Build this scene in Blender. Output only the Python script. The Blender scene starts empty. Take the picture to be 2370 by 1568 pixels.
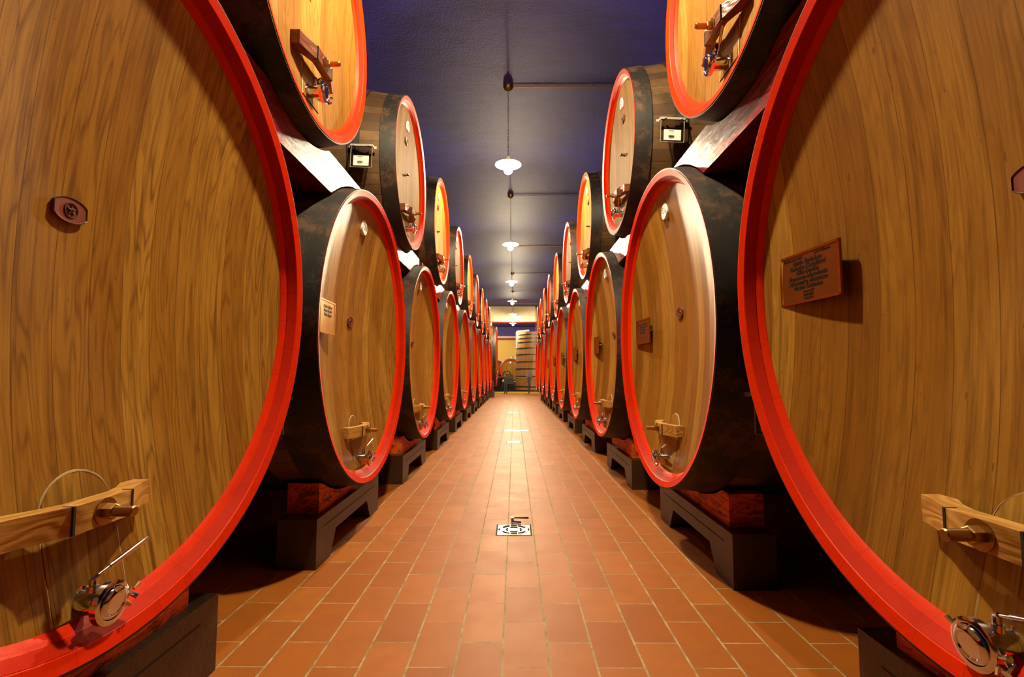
import bpy, bmesh, math, random
from mathutils import Matrix, Vector
from math import sin, cos, pi, sqrt, atan2, radians
random.seed(7)
S = bpy.context.scene
COL = S.collection

# ------------------------------------------------------------------ camera, world, exposure
CAMH = 1.18
cd = bpy.data.cameras.new('camera'); cam = bpy.data.objects.new('camera', cd); COL.objects.link(cam)
cd.sensor_width = 36.0; cd.sensor_fit = 'HORIZONTAL'; cd.lens = 36.0 * 1133.67 / 2370.0
cam.location = (0, 0, CAMH); cam.rotation_euler = (pi / 2 + 0.07176, 0, 0.0052)
cd.clip_start = 0.05; cd.clip_end = 200
S.camera = cam
w = bpy.data.worlds.new('cellar_world'); S.world = w; w.use_nodes = True
w.node_tree.nodes['Background'].inputs[0].default_value = (0.02, 0.02, 0.03, 1)
w.node_tree.nodes['Background'].inputs[1].default_value = 0.2
S.view_settings.view_transform = 'Standard'; S.view_settings.look = 'None'
S.view_settings.gamma = 1.0; S.view_settings.use_curve_mapping = False
S.view_settings.exposure = 0.62
S.cycles.diffuse_bounces = 1; S.cycles.glossy_bounces = 3; S.cycles.max_bounces = 6; S.cycles.transparent_max_bounces = 8
LAMP_COL = (1.0, 0.82, 0.52)
LAMP_POWER = 2400.0      # strength of each emitting bulb
LAMP_Y = [2.52, 7.18, 11.76, 16.6, 21.15, 25.85, 30.5]
LAMP_X = -0.095; LAMP_Z = CAMH + 3.16; CEIL = CAMH + 4.39; LS = 1.3

# ------------------------------------------------------------------ material helpers
def mat(name):
    m = bpy.data.materials.new(name); m.use_nodes = True
    nt = m.node_tree; b = nt.nodes['Principled BSDF']
    return m, nt, b
class N:
    """tiny node-graph writer"""
    def __init__(s, nt): s.nt = nt
    def n(s, t, **k):
        q = s.nt.nodes.new(t)
        for a, v in k.items(): setattr(q, a, v)
        return q
    def put(s, sock, v):
        if isinstance(v, bpy.types.NodeSocket): s.nt.links.new(v, sock)
        else: sock.default_value = v
    def math(s, op, a, b=0.0, c=0.0):
        q = s.n('ShaderNodeMath', operation=op); s.put(q.inputs[0], a); s.put(q.inputs[1], b); s.put(q.inputs[2], c); return q.outputs[0]
    def xyz(s, v):
        q = s.n('ShaderNodeSeparateXYZ'); s.put(q.inputs[0], v); return q.outputs
    def vec(s, x, y, z):
        q = s.n('ShaderNodeCombineXYZ')
        for i, v in enumerate((x, y, z)): s.put(q.inputs[i], v)
        return q.outputs[0]
    def coord(s, k='Object'): return s.n('ShaderNodeTexCoord').outputs[k]
    def noise(s, v, scale, detail=2, rough=0.5, dist=0.0):
        q = s.n('ShaderNodeTexNoise'); s.put(q.inputs['Vector'], v); q.inputs['Scale'].default_value = scale
        q.inputs['Detail'].default_value = detail; q.inputs['Roughness'].default_value = rough; q.inputs['Distortion'].default_value = dist
        return q.outputs[0]
    def white(s, v, dim='1D'):
        q = s.n('ShaderNodeTexWhiteNoise', noise_dimensions=dim)
        s.put(q.inputs['W' if dim == '1D' else 'Vector'], v); return q.outputs[0]
    def ramp(s, f, pts):
        q = s.n('ShaderNodeValToRGB'); s.put(q.inputs[0], f); cr = q.color_ramp
        while len(cr.elements) < len(pts): cr.elements.new(0.5)
        for e, (p, c) in zip(cr.elements, pts): e.position = p; e.color = (*c, 1)
        return q.outputs[0]
    def mix(s, f, a, b, mode='MIX'):
        q = s.n('ShaderNodeMix', data_type='RGBA', blend_type=mode); s.put(q.inputs[0], f)
        for i, v in ((6, a), (7, b)):
            s.put(q.inputs[i], (*v, 1) if isinstance(v, tuple) and len(v) == 3 else v)
        return q.outputs[2]
    def bump(s, h, strength, dist=0.01):
        q = s.n('ShaderNodeBump'); q.inputs['Strength'].default_value = strength; q.inputs['Distance'].default_value = dist
        s.put(q.inputs['Height'], h); return q.outputs[0]
    def rnd(s): return s.n('ShaderNodeObjectInfo').outputs['Random']
def sset(b, **k):
    for a, v in k.items(): b.inputs[a.replace('_', ' ')].default_value = v

def head_wood(name, tones, gloss, dark=0.55, pw=0.115, spec=0.32):
    """upright oak planks: y across, z along the grain"""
    m, nt, b = mat(name); g = N(nt)
    x, y, z = g.xyz(g.coord()); r = g.rnd()
    wob = g.math('MULTIPLY', g.noise(g.vec(y, g.math('MULTIPLY', z, 0.35), r), 2.0), 0.05)
    yy = g.math('ADD', g.math('ADD', y, wob), g.math('MULTIPLY', r, 3.0))
    p = g.math('DIVIDE', yy, pw); idx = g.math('FLOOR', p); fr = g.math('FRACT', p)
    wr = g.white(g.math('ADD', idx, g.math('MULTIPLY', r, 71.0)))
    tone = g.ramp(wr, [(0.0, tones[0]), (0.35, tones[1]), (0.7, tones[2]), (1.0, tones[3])])
    big = g.noise(g.vec(g.math('ADD', g.math('MULTIPLY', y, 4.0), g.math('MULTIPLY', wr, 50.0)), g.math('MULTIPLY', z, 0.42), g.math('MULTIPLY', r, 9.0)), 1.5, 3, 0.5)
    ph = g.math('ADD', g.math('MULTIPLY', big, 120.0), g.math('MULTIPLY', y, 90.0))
    ln = g.math('POWER', g.math('ADD', g.math('MULTIPLY', g.math('SINE', ph), 0.5), 0.5), 3.0)
    fib = g.noise(g.vec(g.math('MULTIPLY', y, 150.0), g.math('MULTIPLY', z, 3.2), r), 1.0, 4, 0.7)
    fibd = g.math('MULTIPLY', g.math('SUBTRACT', fib, 0.36), 1.9)
    brk = g.math('MULTIPLY', g.math('SUBTRACT', g.noise(g.vec(g.math('MULTIPLY', y, 14.0), g.math('MULTIPLY', z, 2.2), wr), 1.0, 4, 0.7), 0.25), 1.7)
    gl = g.math('MULTIPLY', ln, g.math('MULTIPLY', brk, 1.1))
    c1 = g.mix(g.math('MULTIPLY', gl, dark * 1.35), tone, (0.10, 0.032, 0.006))
    c2 = g.mix(g.math('MULTIPLY', g.math('SUBTRACT', 1.0, fibd), 0.55), c1, (0.13, 0.045, 0.008))
    stk = g.noise(g.vec(g.math('MULTIPLY', y, 26.0), g.math('MULTIPLY', z, 0.8), g.math('MULTIPLY', r, 5.0)), 1.0, 5, 0.7, 0.2)
    c2 = g.mix(g.ramp(stk, [(0.52, (0, 0, 0)), (0.72, (0.75, 0.75, 0.75))]), c2, (0.11, 0.038, 0.007))
    pore = g.math('GREATER_THAN', g.noise(g.vec(g.math('MULTIPLY', y, 60.0), g.math('MULTIPLY', z, 14.0), r), 1.0, 2, 0.5), 0.74)
    c2 = g.mix(g.math('MULTIPLY', pore, 0.5), c2, (0.05, 0.016, 0.004))
    blot = g.noise(g.vec(g.math('MULTIPLY', y, 2.5), g.math('MULTIPLY', z, 1.1), r), 1.6, 3, 0.6)
    c3 = g.mix(g.math('MULTIPLY', g.math('SUBTRACT', blot, 0.40), 1.2), c2, (0.15, 0.055, 0.012))
    seam = g.math('MAXIMUM', g.math('LESS_THAN', fr, 0.022), 0.0)
    c4 = g.mix(g.math('MULTIPLY', seam, 0.6), c3, (0.05, 0.015, 0.004))
    nt.links.new(c4, b.inputs['Base Color'])
    rg = g.math('ADD', gloss, g.math('MULTIPLY', fib, 0.18)); nt.links.new(rg, b.inputs['Roughness'])
    hh = g.math('SUBTRACT', g.math('ADD', g.math('MULTIPLY', fib, 0.5), g.math('MULTIPLY', wr, 0.25)), g.math('MULTIPLY', seam, 1.2))
    nt.links.new(g.bump(hh, 0.30, 0.004), b.inputs['Normal'])
    sset(b, Specular_IOR_Level=spec)
    return m
def red_paint(name, col=(0.74, 0.027, 0.001), rough=0.34, joints=0, worn=0.35, worncol=(0.22, 0.012, 0.008)):
    m, nt, b = mat(name); g = N(nt); co = g.coord(); x, y, z = g.xyz(co)
    n1 = g.noise(co, 9.0, 5, 0.7)
    c = g.mix(g.ramp(n1, [(0.50, (0, 0, 0)), (0.78, (worn, worn, worn))]), col, worncol)
    h = g.noise(co, 40.0, 4, 0.7)
    if joints:
        a = g.math('MULTIPLY', g.math('ARCTAN2', y, z), joints / (2 * pi)); fr = g.math('FRACT', g.math('ADD', a, 100.0))
        j = g.math('MULTIPLY', g.math('LESS_THAN', fr, 0.014), g.math('MULTIPLY', g.noise(co, 4.0, 2), 1.2)); c = g.mix(g.math('MULTIPLY', j, 0.6), c, (0.10, 0.006, 0.004))
        h = g.math('SUBTRACT', g.math('MULTIPLY', h, 0.6), g.math('MULTIPLY', j, 0.8))
    chip = g.math('GREATER_THAN', g.noise(co, 23.0, 4, 0.75), 0.76)
    c = g.mix(g.math('MULTIPLY', chip, 0.55), c, (0.10, 0.03, 0.015))
    nt.links.new(c, b.inputs['Base Color'])
    nt.links.new(g.math('ADD', rough, g.math('MULTIPLY', n1, 0.15)), b.inputs['Roughness'])
    nt.links.new(g.bump(h, 0.25, 0.004), b.inputs['Normal']); sset(b, Specular_IOR_Level=0.14, Specular_Tint=(1.0, 0.55, 0.36, 1))
    return m
def hoop_mat():
    m, nt, b = mat('black_painted_hoop'); g = N(nt); co = g.coord(); r = g.rnd()
    off = g.n('ShaderNodeVectorMath', operation='ADD'); nt.links.new(co, off.inputs[0]); nt.links.new(g.vec(g.math('MULTIPLY', r, 20.0), 0.0, 0.0), off.inputs[1])
    n1 = g.noise(off.outputs[0], 4.0, 6, 0.75); n2 = g.noise(off.outputs[0], 60.0, 3, 0.7)
    f = g.ramp(g.math('ADD', g.math('MULTIPLY', n1, 0.75), g.math('MULTIPLY', n2, 0.25)), [(0.50, (0, 0, 0)), (0.60, (1, 1, 1))])
    c = g.mix(f, (0.014, 0.011, 0.009), (0.085, 0.040, 0.018)); nt.links.new(c, b.inputs['Base Color'])
    nt.links.new(g.math('ADD', 0.42, g.math('MULTIPLY', n1, 0.25)), b.inputs['Roughness'])
    nt.links.new(g.bump(n2, 0.25, 0.003), b.inputs['Normal'])
    return m
def stave_mat():
    m, nt, b = mat('weathered_stave_oak'); g = N(nt); co = g.coord(); x, y, z = g.xyz(co); r = g.rnd()
    a = g.math('MULTIPLY', g.math('ARCTAN2', y, z), 52 / (2 * pi)); a = g.math('ADD', a, 200.0)
    idx = g.math('FLOOR', a); fr = g.math('FRACT', a); wr = g.white(g.math('ADD', idx, g.math('MULTIPLY', r, 31.0)))
    tone = g.ramp(wr, [(0, (0.08, 0.040, 0.016)), (0.5, (0.14, 0.070, 0.024)), (1, (0.21, 0.112, 0.042))])
    gr = g.noise(g.vec(g.math('MULTIPLY', x, 6.0), g.math('MULTIPLY', a, 9.0), wr), 1.0, 4, 0.7)
    bl = g.noise(co, 3.2, 5, 0.7)
    c = g.mix(g.ramp(bl, [(0.40, (0, 0, 0)), (0.66, (0.8, 0.8, 0.8))]), tone, (0.03, 0.018, 0.010))
    c = g.mix(g.math('MULTIPLY', gr, 0.5), c, (0.035, 0.018, 0.008))
    j = g.math('LESS_THAN', fr, 0.05); c = g.mix(g.math('MULTIPLY', j, 0.7), c, (0.012, 0.006, 0.003))
    nt.links.new(c, b.inputs['Base Color']); nt.links.new(g.math('ADD', 0.32, g.math('MULTIPLY', gr, 0.3)), b.inputs['Roughness'])
    nt.links.new(g.bump(g.math('SUBTRACT', gr, g.math('MULTIPLY', j, 0.8)), 0.3, 0.004), b.inputs['Normal'])
    return m
def plain(name, col, rough=0.5, metal=0.0, bump=0.0, bscale=40, var=0.0, **k):
    m, nt, b = mat(name); g = N(nt); co = g.coord()
    if var:
        n1 = g.noise(co, bscale * 0.25, 5, 0.65); dk = tuple(c * (1 - var) for c in col)
        nt.links.new(g.mix(n1, col, dk), b.inputs['Base Color'])
    else: b.inputs['Base Color'].default_value = (*col, 1)
    if bump: nt.links.new(g.bump(g.noise(co, bscale, 4, 0.65), bump, 0.005), b.inputs['Normal'])
    sset(b, Roughness=rough, Metallic=metal, **k)
    return m
def emit(name, col, s):
    m, nt, b = mat(name); sset(b, Emission_Strength=s, Emission_Color=(*col, 1), Base_Color=(1, 1, 1, 1)); return m
def timber(name, lo, hi, rough=0.4, ax='y'):
    m, nt, b = mat(name); g = N(nt); x, y, z = g.xyz(g.coord()); r = g.rnd()
    u, v = (z, y) if ax == 'y' else (y, z)
    big = g.noise(g.vec(g.math('MULTIPLY', u, 9.0), g.math('MULTIPLY', v, 1.6), g.math('ADD', g.math('MULTIPLY', x, 6.0), g.math('MULTIPLY', r, 9))), 1.0, 2)
    ln = g.math('ADD', g.math('MULTIPLY', g.math('SINE', g.math('MULTIPLY', big, 95.0)), 0.5), 0.5)
    fib = g.noise(g.vec(g.math('MULTIPLY', u, 140.0), g.math('MULTIPLY', v, 9.0), x), 1.0, 3)
    c = g.mix(g.math('ADD', g.math('MULTIPLY', ln, 0.55), g.math('MULTIPLY', fib, 0.45)), hi, lo)
    nt.links.new(c, b.inputs['Base Color']); nt.links.new(g.bump(g.math('ADD', ln, fib), 0.3, 0.003), b.inputs['Normal']); sset(b, Roughness=rough)
    return m
def red_timber(name, hot=False):
    m, nt, b = mat(name); g = N(nt); co = g.coord(); x, y, z = g.xyz(co); r = g.rnd()
    st = g.vec(g.math('MULTIPLY', x, 6.0), g.math('MULTIPLY', y, 3.0), g.math('ADD', g.math('MULTIPLY', z, 14.0), g.math('MULTIPLY', r, 9.0)))
    n1 = g.noise(st, 2.2, 6, 0.75, 0.6)
    col, dk = ((0.85, 0.12, 0.008), (0.13, 0.022, 0.006)) if hot else ((0.22, 0.008, 0.005), (0.05, 0.003, 0.003))
    c = g.mix(g.ramp(n1, [(0.46, (0, 0, 0)), (0.62, (1, 1, 1))]), col, dk)
    nt.links.new(c, b.inputs['Base Color']); nt.links.new(g.math('ADD', 0.15 if not hot else 0.5, g.math('MULTIPLY', n1, 0.25)), b.inputs['Roughness'])
    sset(b, Specular_IOR_Level=0.30)
    nt.links.new(g.bump(n1, 0.45, 0.006), b.inputs['Normal'])
    return m
def floor_mat():
    m, nt, b = mat('terracotta_tiles'); g = N(nt); x, y, z = g.xyz(g.coord('Object'))
    TW, TL, G = 0.1915, 0.3665, 0.0080
    cx = g.math('DIVIDE', g.math('ADD', x, 0.050 + TW * 60), TW); ci = g.math('FLOOR', cx); cf = g.math('FRACT', cx)
    par = g.math('MULTIPLY', g.math('MODULO', ci, 2.0), 0.5)
    ry = g.math('ADD', g.math('DIVIDE', g.math('ADD', y, -2.060 + TL * 40), TL), par); ri = g.math('FLOOR', ry); rf = g.math('FRACT', ry)
    def edge(f, T):
        d = g.math('MULTIPLY', g.math('MINIMUM', f, g.math('SUBTRACT', 1.0, f)), T); return d
    d1 = edge(cf, TW); d2 = edge(rf, TL)
    wob = g.math('MULTIPLY', g.noise(g.vec(x, y, 0.0), 22.0, 2), 0.0022)
    gr = g.math('MAXIMUM', g.math('LESS_THAN', d1, g.math('ADD', wob, G * 0.42)), g.math('LESS_THAN', d2, g.math('ADD', wob, G * 0.22)))
    rnd = g.white(g.vec(ci, ri, 3.0), '3D'); v = g.vec(x, y, 0.0)
    base = g.ramp(rnd, [(0, (0.350, 0.094, 0.009)), (0.5, (0.400, 0.116, 0.012)), (1, (0.440, 0.134, 0.017))])
    sp = g.noise(v, 150.0, 3, 0.7); bl = g.noise(v, 5.0, 4, 0.6)
    c = g.mix(g.math('MULTIPLY', sp, 0.28), base, (0.22, 0.058, 0.012))
    c = g.mix(g.math('MULTIPLY', g.math('SUBTRACT', bl, 0.42), 0.9), c, (0.24, 0.072, 0.018))
    spot = g.math('GREATER_THAN', g.noise(v, 38.0, 3, 0.6), 0.785); c = g.mix(g.math('MULTIPLY', spot, 0.6), c, (0.09, 0.03, 0.012))
    gcol = g.ramp(g.noise(v, 14.0, 4, 0.7), [(0.35, (0.24, 0.18, 0.09)), (0.65, (0.50, 0.40, 0.24))])
    c = g.mix(gr, c, gcol); nt.links.new(c, b.inputs['Base Color'])
    rg = g.math('ADD', g.math('ADD', 0.42, g.math('MULTIPLY', bl, 0.18)), g.math('MULTIPLY', gr, 0.35)); nt.links.new(rg, b.inputs['Roughness'])
    sset(b, Specular_IOR_Level=0.22)
    nt.links.new(g.bump(g.math('ADD', g.math('SUBTRACT', g.math('MULTIPLY', sp, 0.25), g.math('MULTIPLY', gr, 1.0)), g.math('MULTIPLY', rnd, 0.15)), 0.35, 0.004), b.inputs['Normal'])
    return m
def ceiling_mat():
    m, nt, b = mat('indigo_plaster'); g = N(nt); co = g.coord(); x, y, z = g.xyz(co)
    n1 = g.noise(g.vec(g.math('MULTIPLY', x, 0.7), g.math('MULTIPLY', y, 1.6), 0.0), 2.2, 6, 0.65); n2 = g.noise(co, 30.0, 4, 0.7)
    c = g.ramp(n1, [(0.3, (0.009, 0.0035, 0.15)), (0.7, (0.019, 0.008, 0.26))]); nt.links.new(c, b.inputs['Base Color'])
    nt.links.new(g.bump(g.math('ADD', n2, n1), 0.5, 0.012), b.inputs['Normal']); sset(b, Roughness=0.62)
    return m

M = {}
M['head'] = head_wood('oiled_oak_head', [(0.415, 0.186, 0.019), (0.523, 0.256, 0.028), (0.614, 0.317, 0.038), (0.704, 0.400, 0.061)], 0.30, 0.66)
M['head_planked'] = head_wood('straight_planked_oak_head', [(0.300, 0.122, 0.012), (0.460, 0.215, 0.020), (0.614, 0.317, 0.038), (0.704, 0.400, 0.061)], 0.30, 0.34, 0.125)
M['head_pale'] = head_wood('pale_oak_head', [(0.265, 0.128, 0.017), (0.316, 0.158, 0.025), (0.359, 0.192, 0.036), (0.404, 0.228, 0.046)], 0.64, 0.5, 0.085, 0.08)
M['rim'] = red_paint('red_rim_paint', joints=46, worn=0.25)
M['rim_shade'] = red_paint('rim_red_shade_darkened', (0.50, 0.013, 0.0005), 0.55, joints=46, worn=0.3)  # rim red darkened: self-shade of the inner bevel put into the colour
M['hoop'] = hoop_mat(); M['stave'] = stave_mat()
M['saddle'] = red_timber('worn_red_timber'); M['cradle'] = red_timber('scuffed_orange_red_timber', True)
M['bench'] = plain('dark_cast_bench', (0.085, 0.034, 0.013), 0.45, 0, 0.55, 45, 0.75)
M['bar'] = timber('clamp_oak', (0.36, 0.15, 0.025), (0.66, 0.36, 0.08), 0.40)
M['bar_dark'] = timber('brown_stained_clamp', (0.05, 0.010, 0.004), (0.22, 0.055, 0.018), 0.35)
M['brass'] = plain('dull_brass', (0.42, 0.27, 0.10), 0.32, 1.0, 0.1)
M['steel'] = plain('polished_steel', (0.66, 0.72, 0.84), 0.12, 1.0)
M['alu'] = plain('brushed_aluminium', (0.55, 0.50, 0.44), 0.4, 0.4)
M['seal'] = plain('cream_seal_bead', (0.62, 0.42, 0.20), 0.6, 0, 0.4, 60, 0.5)
M['white'] = plain('white_enamel', (0.88, 0.88, 0.92), 0.35)
M['ink'] = plain('black_ink', (0.012, 0.010, 0.010), 0.5)
M['medal'] = plain('red_cast_badge', (0.20, 0.030, 0.012), 0.5, 0.0, 0.2)
M['medal_relief'] = plain('tarnished_relief', (0.10, 0.055, 0.03), 0.4, 0.6)
M['copper'] = plain('brown_copper_plate', (0.26, 0.080, 0.012), 0.38, 0.7)
M['gold'] = plain('bright_brass_plate', (0.90, 0.62, 0.18), 0.30, 0.8)
M['edge'] = plain('bevelled_brass_edge', (0.62, 0.26, 0.05), 0.25, 1.0)
M['bulb'] = emit('glowing_glass', LAMP_COL, LAMP_POWER)
M['shade'] = plain('white_enamel_shade', (0.85, 0.82, 0.76), 0.4)
M['chain'] = plain('aged_brass_chain', (0.16, 0.10, 0.045), 0.4, 0.9)
M['conduit'] = plain('copper_conduit', (0.30, 0.12, 0.06), 0.4, 0.7)
M['concrete'] = plain('stained_concrete', (0.62, 0.52, 0.34), 0.8, 0, 0.6, 18, 0.35)
M['floor'] = floor_mat(); M['ceiling'] = ceiling_mat()
M['wall'] = plain('dark_cellar_wall', (0.05, 0.035, 0.03), 0.85, 0, 0.4, 12, 0.4)
M['yellow'] = plain('ochre_plaster', (0.92, 0.60, 0.14), 0.75, 0, 0.3, 12, 0.12)
M['maroon'] = plain('maroon_band_paint', (0.38, 0.035, 0.025), 0.6)
M['bluewall'] = plain('indigo_wall_paint', (0.07, 0.05, 0.25), 0.7)
M['grate'] = plain('brushed_steel_grate', (0.62, 0.62, 0.62), 0.42, 0.6)
M['dark'] = plain('black_recess', (0.012, 0.009, 0.007), 0.8)
M['iron'] = plain('black_iron', (0.02, 0.02, 0.022), 0.4, 0.4)
M['green'] = plain('green_sign_ink', (0.0, 0.28, 0.10), 0.5)
M['curb'] = plain('yellow_kerb_paint', (0.60, 0.44, 0.05), 0.6)
M['paper'] = plain('card_paper', (0.72, 0.66, 0.58), 0.7)
def acrylic():
    m, nt, b = mat('clear_acrylic'); g = N(nt)
    tr = g.n('ShaderNodeBsdfTransparent'); tr.inputs[0].default_value = (0.75, 0.70, 0.65, 1); gl = g.n('ShaderNodeBsdfGlossy'); gl.inputs['Roughness'].default_value = 0.15
    gl.inputs['Color'].default_value = (0.8, 0.8, 0.8, 1)
    mx = g.n('ShaderNodeMixShader'); mx.inputs[0].default_value = 0.10
    nt.links.new(tr.outputs[0], mx.inputs[1]); nt.links.new(gl.outputs[0], mx.inputs[2])
    nt.links.new(mx.outputs[0], nt.nodes['Material Output'].inputs[0]); return m
M['acrylic'] = acrylic()
M['tank'] = head_wood('tank_oak', [(0.40, 0.20, 0.065), (0.46, 0.24, 0.08), (0.52, 0.28, 0.10), (0.60, 0.33, 0.13)], 0.34, 0.25, 0.09)

# ------------------------------------------------------------------ mesh helpers
def obj(name, bm, m, parent=None, loc=(0, 0, 0), smooth=True):
    me = bpy.data.meshes.new(name); bmesh.ops.recalc_face_normals(bm, faces=bm.faces); bm.to_mesh(me); bm.free()
    me.materials.append(m)
    if smooth:
        me.polygons.foreach_set('use_smooth', [True] * len(me.polygons)); me.set_sharp_from_angle(angle=radians(32))
    o = bpy.data.objects.new(name, me); COL.objects.link(o); o.parent = parent; o.location = loc
    return o
def thing(name, label, cat, loc=(0, 0, 0), rz=0, group=None):
    o = bpy.data.objects.new(name, None); COL.objects.link(o); o.location = loc; o.rotation_euler = (0, 0, rz)
    o['label'] = label; o['category'] = cat
    if group: o['group'] = group
    return o
def tag(o, label, cat, group=None):
    o['label'] = label; o['category'] = cat
    if group: o['group'] = group
    return o
def struct(o): o['kind'] = 'structure'; return o
def BM(): return bmesh.new()
def box(bm, x0, x1, y0, y1, z0, z1, mt=None):
    vs = [bm.verts.new(Vector((x, y, z)) if mt is None else mt @ Vector((x, y, z))) for x in (x0, x1) for y in (y0, y1) for z in (z0, z1)]
    for f in ((0, 1, 3, 2), (4, 6, 7, 5), (0, 4, 5, 1), (2, 3, 7, 6), (0, 2, 6, 4), (1, 5, 7, 3)): bm.faces.new([vs[i] for i in f])
def bevel(bm, w, seg=2):
    bmesh.ops.bevel(bm, geom=[e for e in bm.edges if len(e.link_faces) == 2 and e.calc_face_angle(0) > 0.5], offset=w, segments=seg, affect='EDGES', clamp_overlap=True)
def lathe_x(bm, prof, n=96, close=False, cx=(0, 0)):
    """revolve (x, r) points about the X axis"""
    rings = []
    for x, r in prof:
        if r < 1e-6: rings.append([bm.verts.new((x, cx[0], cx[1]))])
        else: rings.append([bm.verts.new((x, cx[0] + r * sin(2 * pi * k / n), cx[1] + r * cos(2 * pi * k / n))) for k in range(n)])
    prs = list(zip(rings, rings[1:])) + ([(rings[-1], rings[0])] if close else [])
    for a, b_ in prs:
        for k in range(n):
            k2 = (k + 1) % n
            if len(a) == 1 and len(b_) == 1: continue
            if len(a) == 1: bm.faces.new((a[0], b_[k2], b_[k]))
            elif len(b_) == 1: bm.faces.new((a[k], a[k2], b_[0]))
            else: bm.faces.new((a[k], a[k2], b_[k2], b_[k]))
def xform(bm, mt): bmesh.ops.transform(bm, matrix=mt, verts=bm.verts)
def lathe_z(bm, prof, n=32, loc=(0, 0, 0)):
    b2 = BM(); lathe_x(b2, prof, n); xform(b2, Matrix.Translation(loc) @ Matrix.Rotation(-pi / 2, 4, 'Y'))
    me = bpy.data.meshes.new('t'); b2.to_mesh(me); b2.free(); bm.from_mesh(me); bpy.data.meshes.remove(me)
def tube(bm, pts, r, n=10, caps=True):
    pts = [Vector(p) for p in pts]; rings = []; up = Vector((0.3, 0.2, 1)).normalized()
    for i, p in enumerate(pts):
        d = (pts[min(i + 1, len(pts) - 1)] - pts[max(i - 1, 0)]).normalized()
        a = d.cross(up)
        if a.length < 1e-3: a = d.cross(Vector((1, 0, 0)))
        a.normalize(); b_ = d.cross(a).normalized(); rr = r[i] if isinstance(r, (list, tuple)) else r
        rings.append([bm.verts.new(p + (a * cos(2 * pi * k / n) + b_ * sin(2 * pi * k / n)) * rr) for k in range(n)])
    for A, B in zip(rings, rings[1:]):
        for k in range(n): bm.faces.new((A[k], A[(k + 1) % n], B[(k + 1) % n], B[k]))
    if caps: bm.faces.new(rings[0][::-1]); bm.faces.new(rings[-1])
def prism(bm, poly, a0, a1, axis='x'):
    """extrude a 2-D polygon; axis x: (y,z) polygon, axis z: (x,y) polygon"""
    f = (lambda p, t: (t, p[0], p[1])) if axis == 'x' else (lambda p, t: (p[0], p[1], t))
    A = [bm.verts.new(f(p, a0)) for p in poly]; B = [bm.verts.new(f(p, a1)) for p in poly]
    bm.faces.new(A[::-1]); bm.faces.new(B); n = len(poly)
    for i in range(n): bm.faces.new((A[i], A[(i + 1) % n], B[(i + 1) % n], B[i]))
def torus(bm, R, r, mt, n=24, k=8, sy=1.0):
    rings = []
    for i in range(n):
        a = 2 * pi * i / n; c = Vector((R * cos(a), R * sy * sin(a), 0)); o = Vector((cos(a), sin(a), 0))
        rings.append([bm.verts.new(mt @ (c + o * r * cos(2 * pi * j / k) + Vector((0, 0, 1)) * r * sin(2 * pi * j / k))) for j in range(k)])
    for i in range(n):
        A, B = rings[i], rings[(i + 1) % n]
        for j in range(k): bm.faces.new((A[j], A[(j + 1) % k], B[(j + 1) % k], B[j]))
def text(name, s, size, m, parent, mt, shear=0.0, align='CENTER', ext=0.0006, bold=0.0):
    c = bpy.data.curves.new(name, 'FONT'); c.body = s; c.size = size; c.align_x = align; c.align_y = 'CENTER'
    c.shear = shear; c.extrude = ext; c.offset = bold; c.resolution_u = 3
    t = bpy.data.objects.new(name, c); me = bpy.data.meshes.new_from_object(t); bpy.data.objects.remove(t); me.name = name
    me.materials.clear(); me.materials.append(m); me.transform(mt)
    o = bpy.data.objects.new(name, me); COL.objects.link(o); o.parent = parent; return o
# text plane lying on a head: text x -> local +y, text y -> local +z, facing +x
HEADM = Matrix(((0, 0, 1, 0), (1, 0, 0, 0), (0, 1, 0, 0), (0, 0, 0, 1)))
def on_head(x, y, z, ry=0.0, rot=0.0):
    return Matrix.Translation((x, y, z)) @ Matrix.Rotation(ry, 4, 'Z') @ HEADM @ Matrix.Rotation(rot, 4, 'Z')

# ------------------------------------------------------------------ casks
SPEC = {
 'B': dict(R=1.062, L=2.4, bulge=0.055, rim=[(0, 0), (-.010, -.036), (-.048, -.060), (-.053, -.068), (-.072, -.084)], dish=0.126,
           hoops=[(0.0, 0.26), (0.43, 0.60), (0.90, 1.02)], bar=(-.05, -.69), valve=(-.04, -.895), arch=(-.02, -.59, .118), badge=(0, .845), medal=(0, .115), mat='head', barmat='bar'),
 'U': dict(R=0.75, L=2.0, bulge=0.085, rim=[(0, 0), (-.010, -.036), (-.034, -.055), (-.040, -.060), (-.055, -.070)], dish=0.035,
           hoops=[(0.0, 0.14), (0.31, 0.42), (0.78, 0.88)], bar=(0.0, -.40), valve=(-.03, -.572), arch=(0, -.34, .10), badge=(0, .535), medal=(0, .37), mat='head_pale', barmat='bar_dark'),
}
def body_r(sp, d): return sp['R'] + sp['bulge'] * sin(pi * d / sp['L'])
def head_x(sp, y, z):
    rin = sp['R'] + sp['rim'][-1][1]; q = min(1.0, (y * y + z * z) / rin ** 2)
    return sp['rim'][-1][0] - sp['dish'] * (1 - q)
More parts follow.
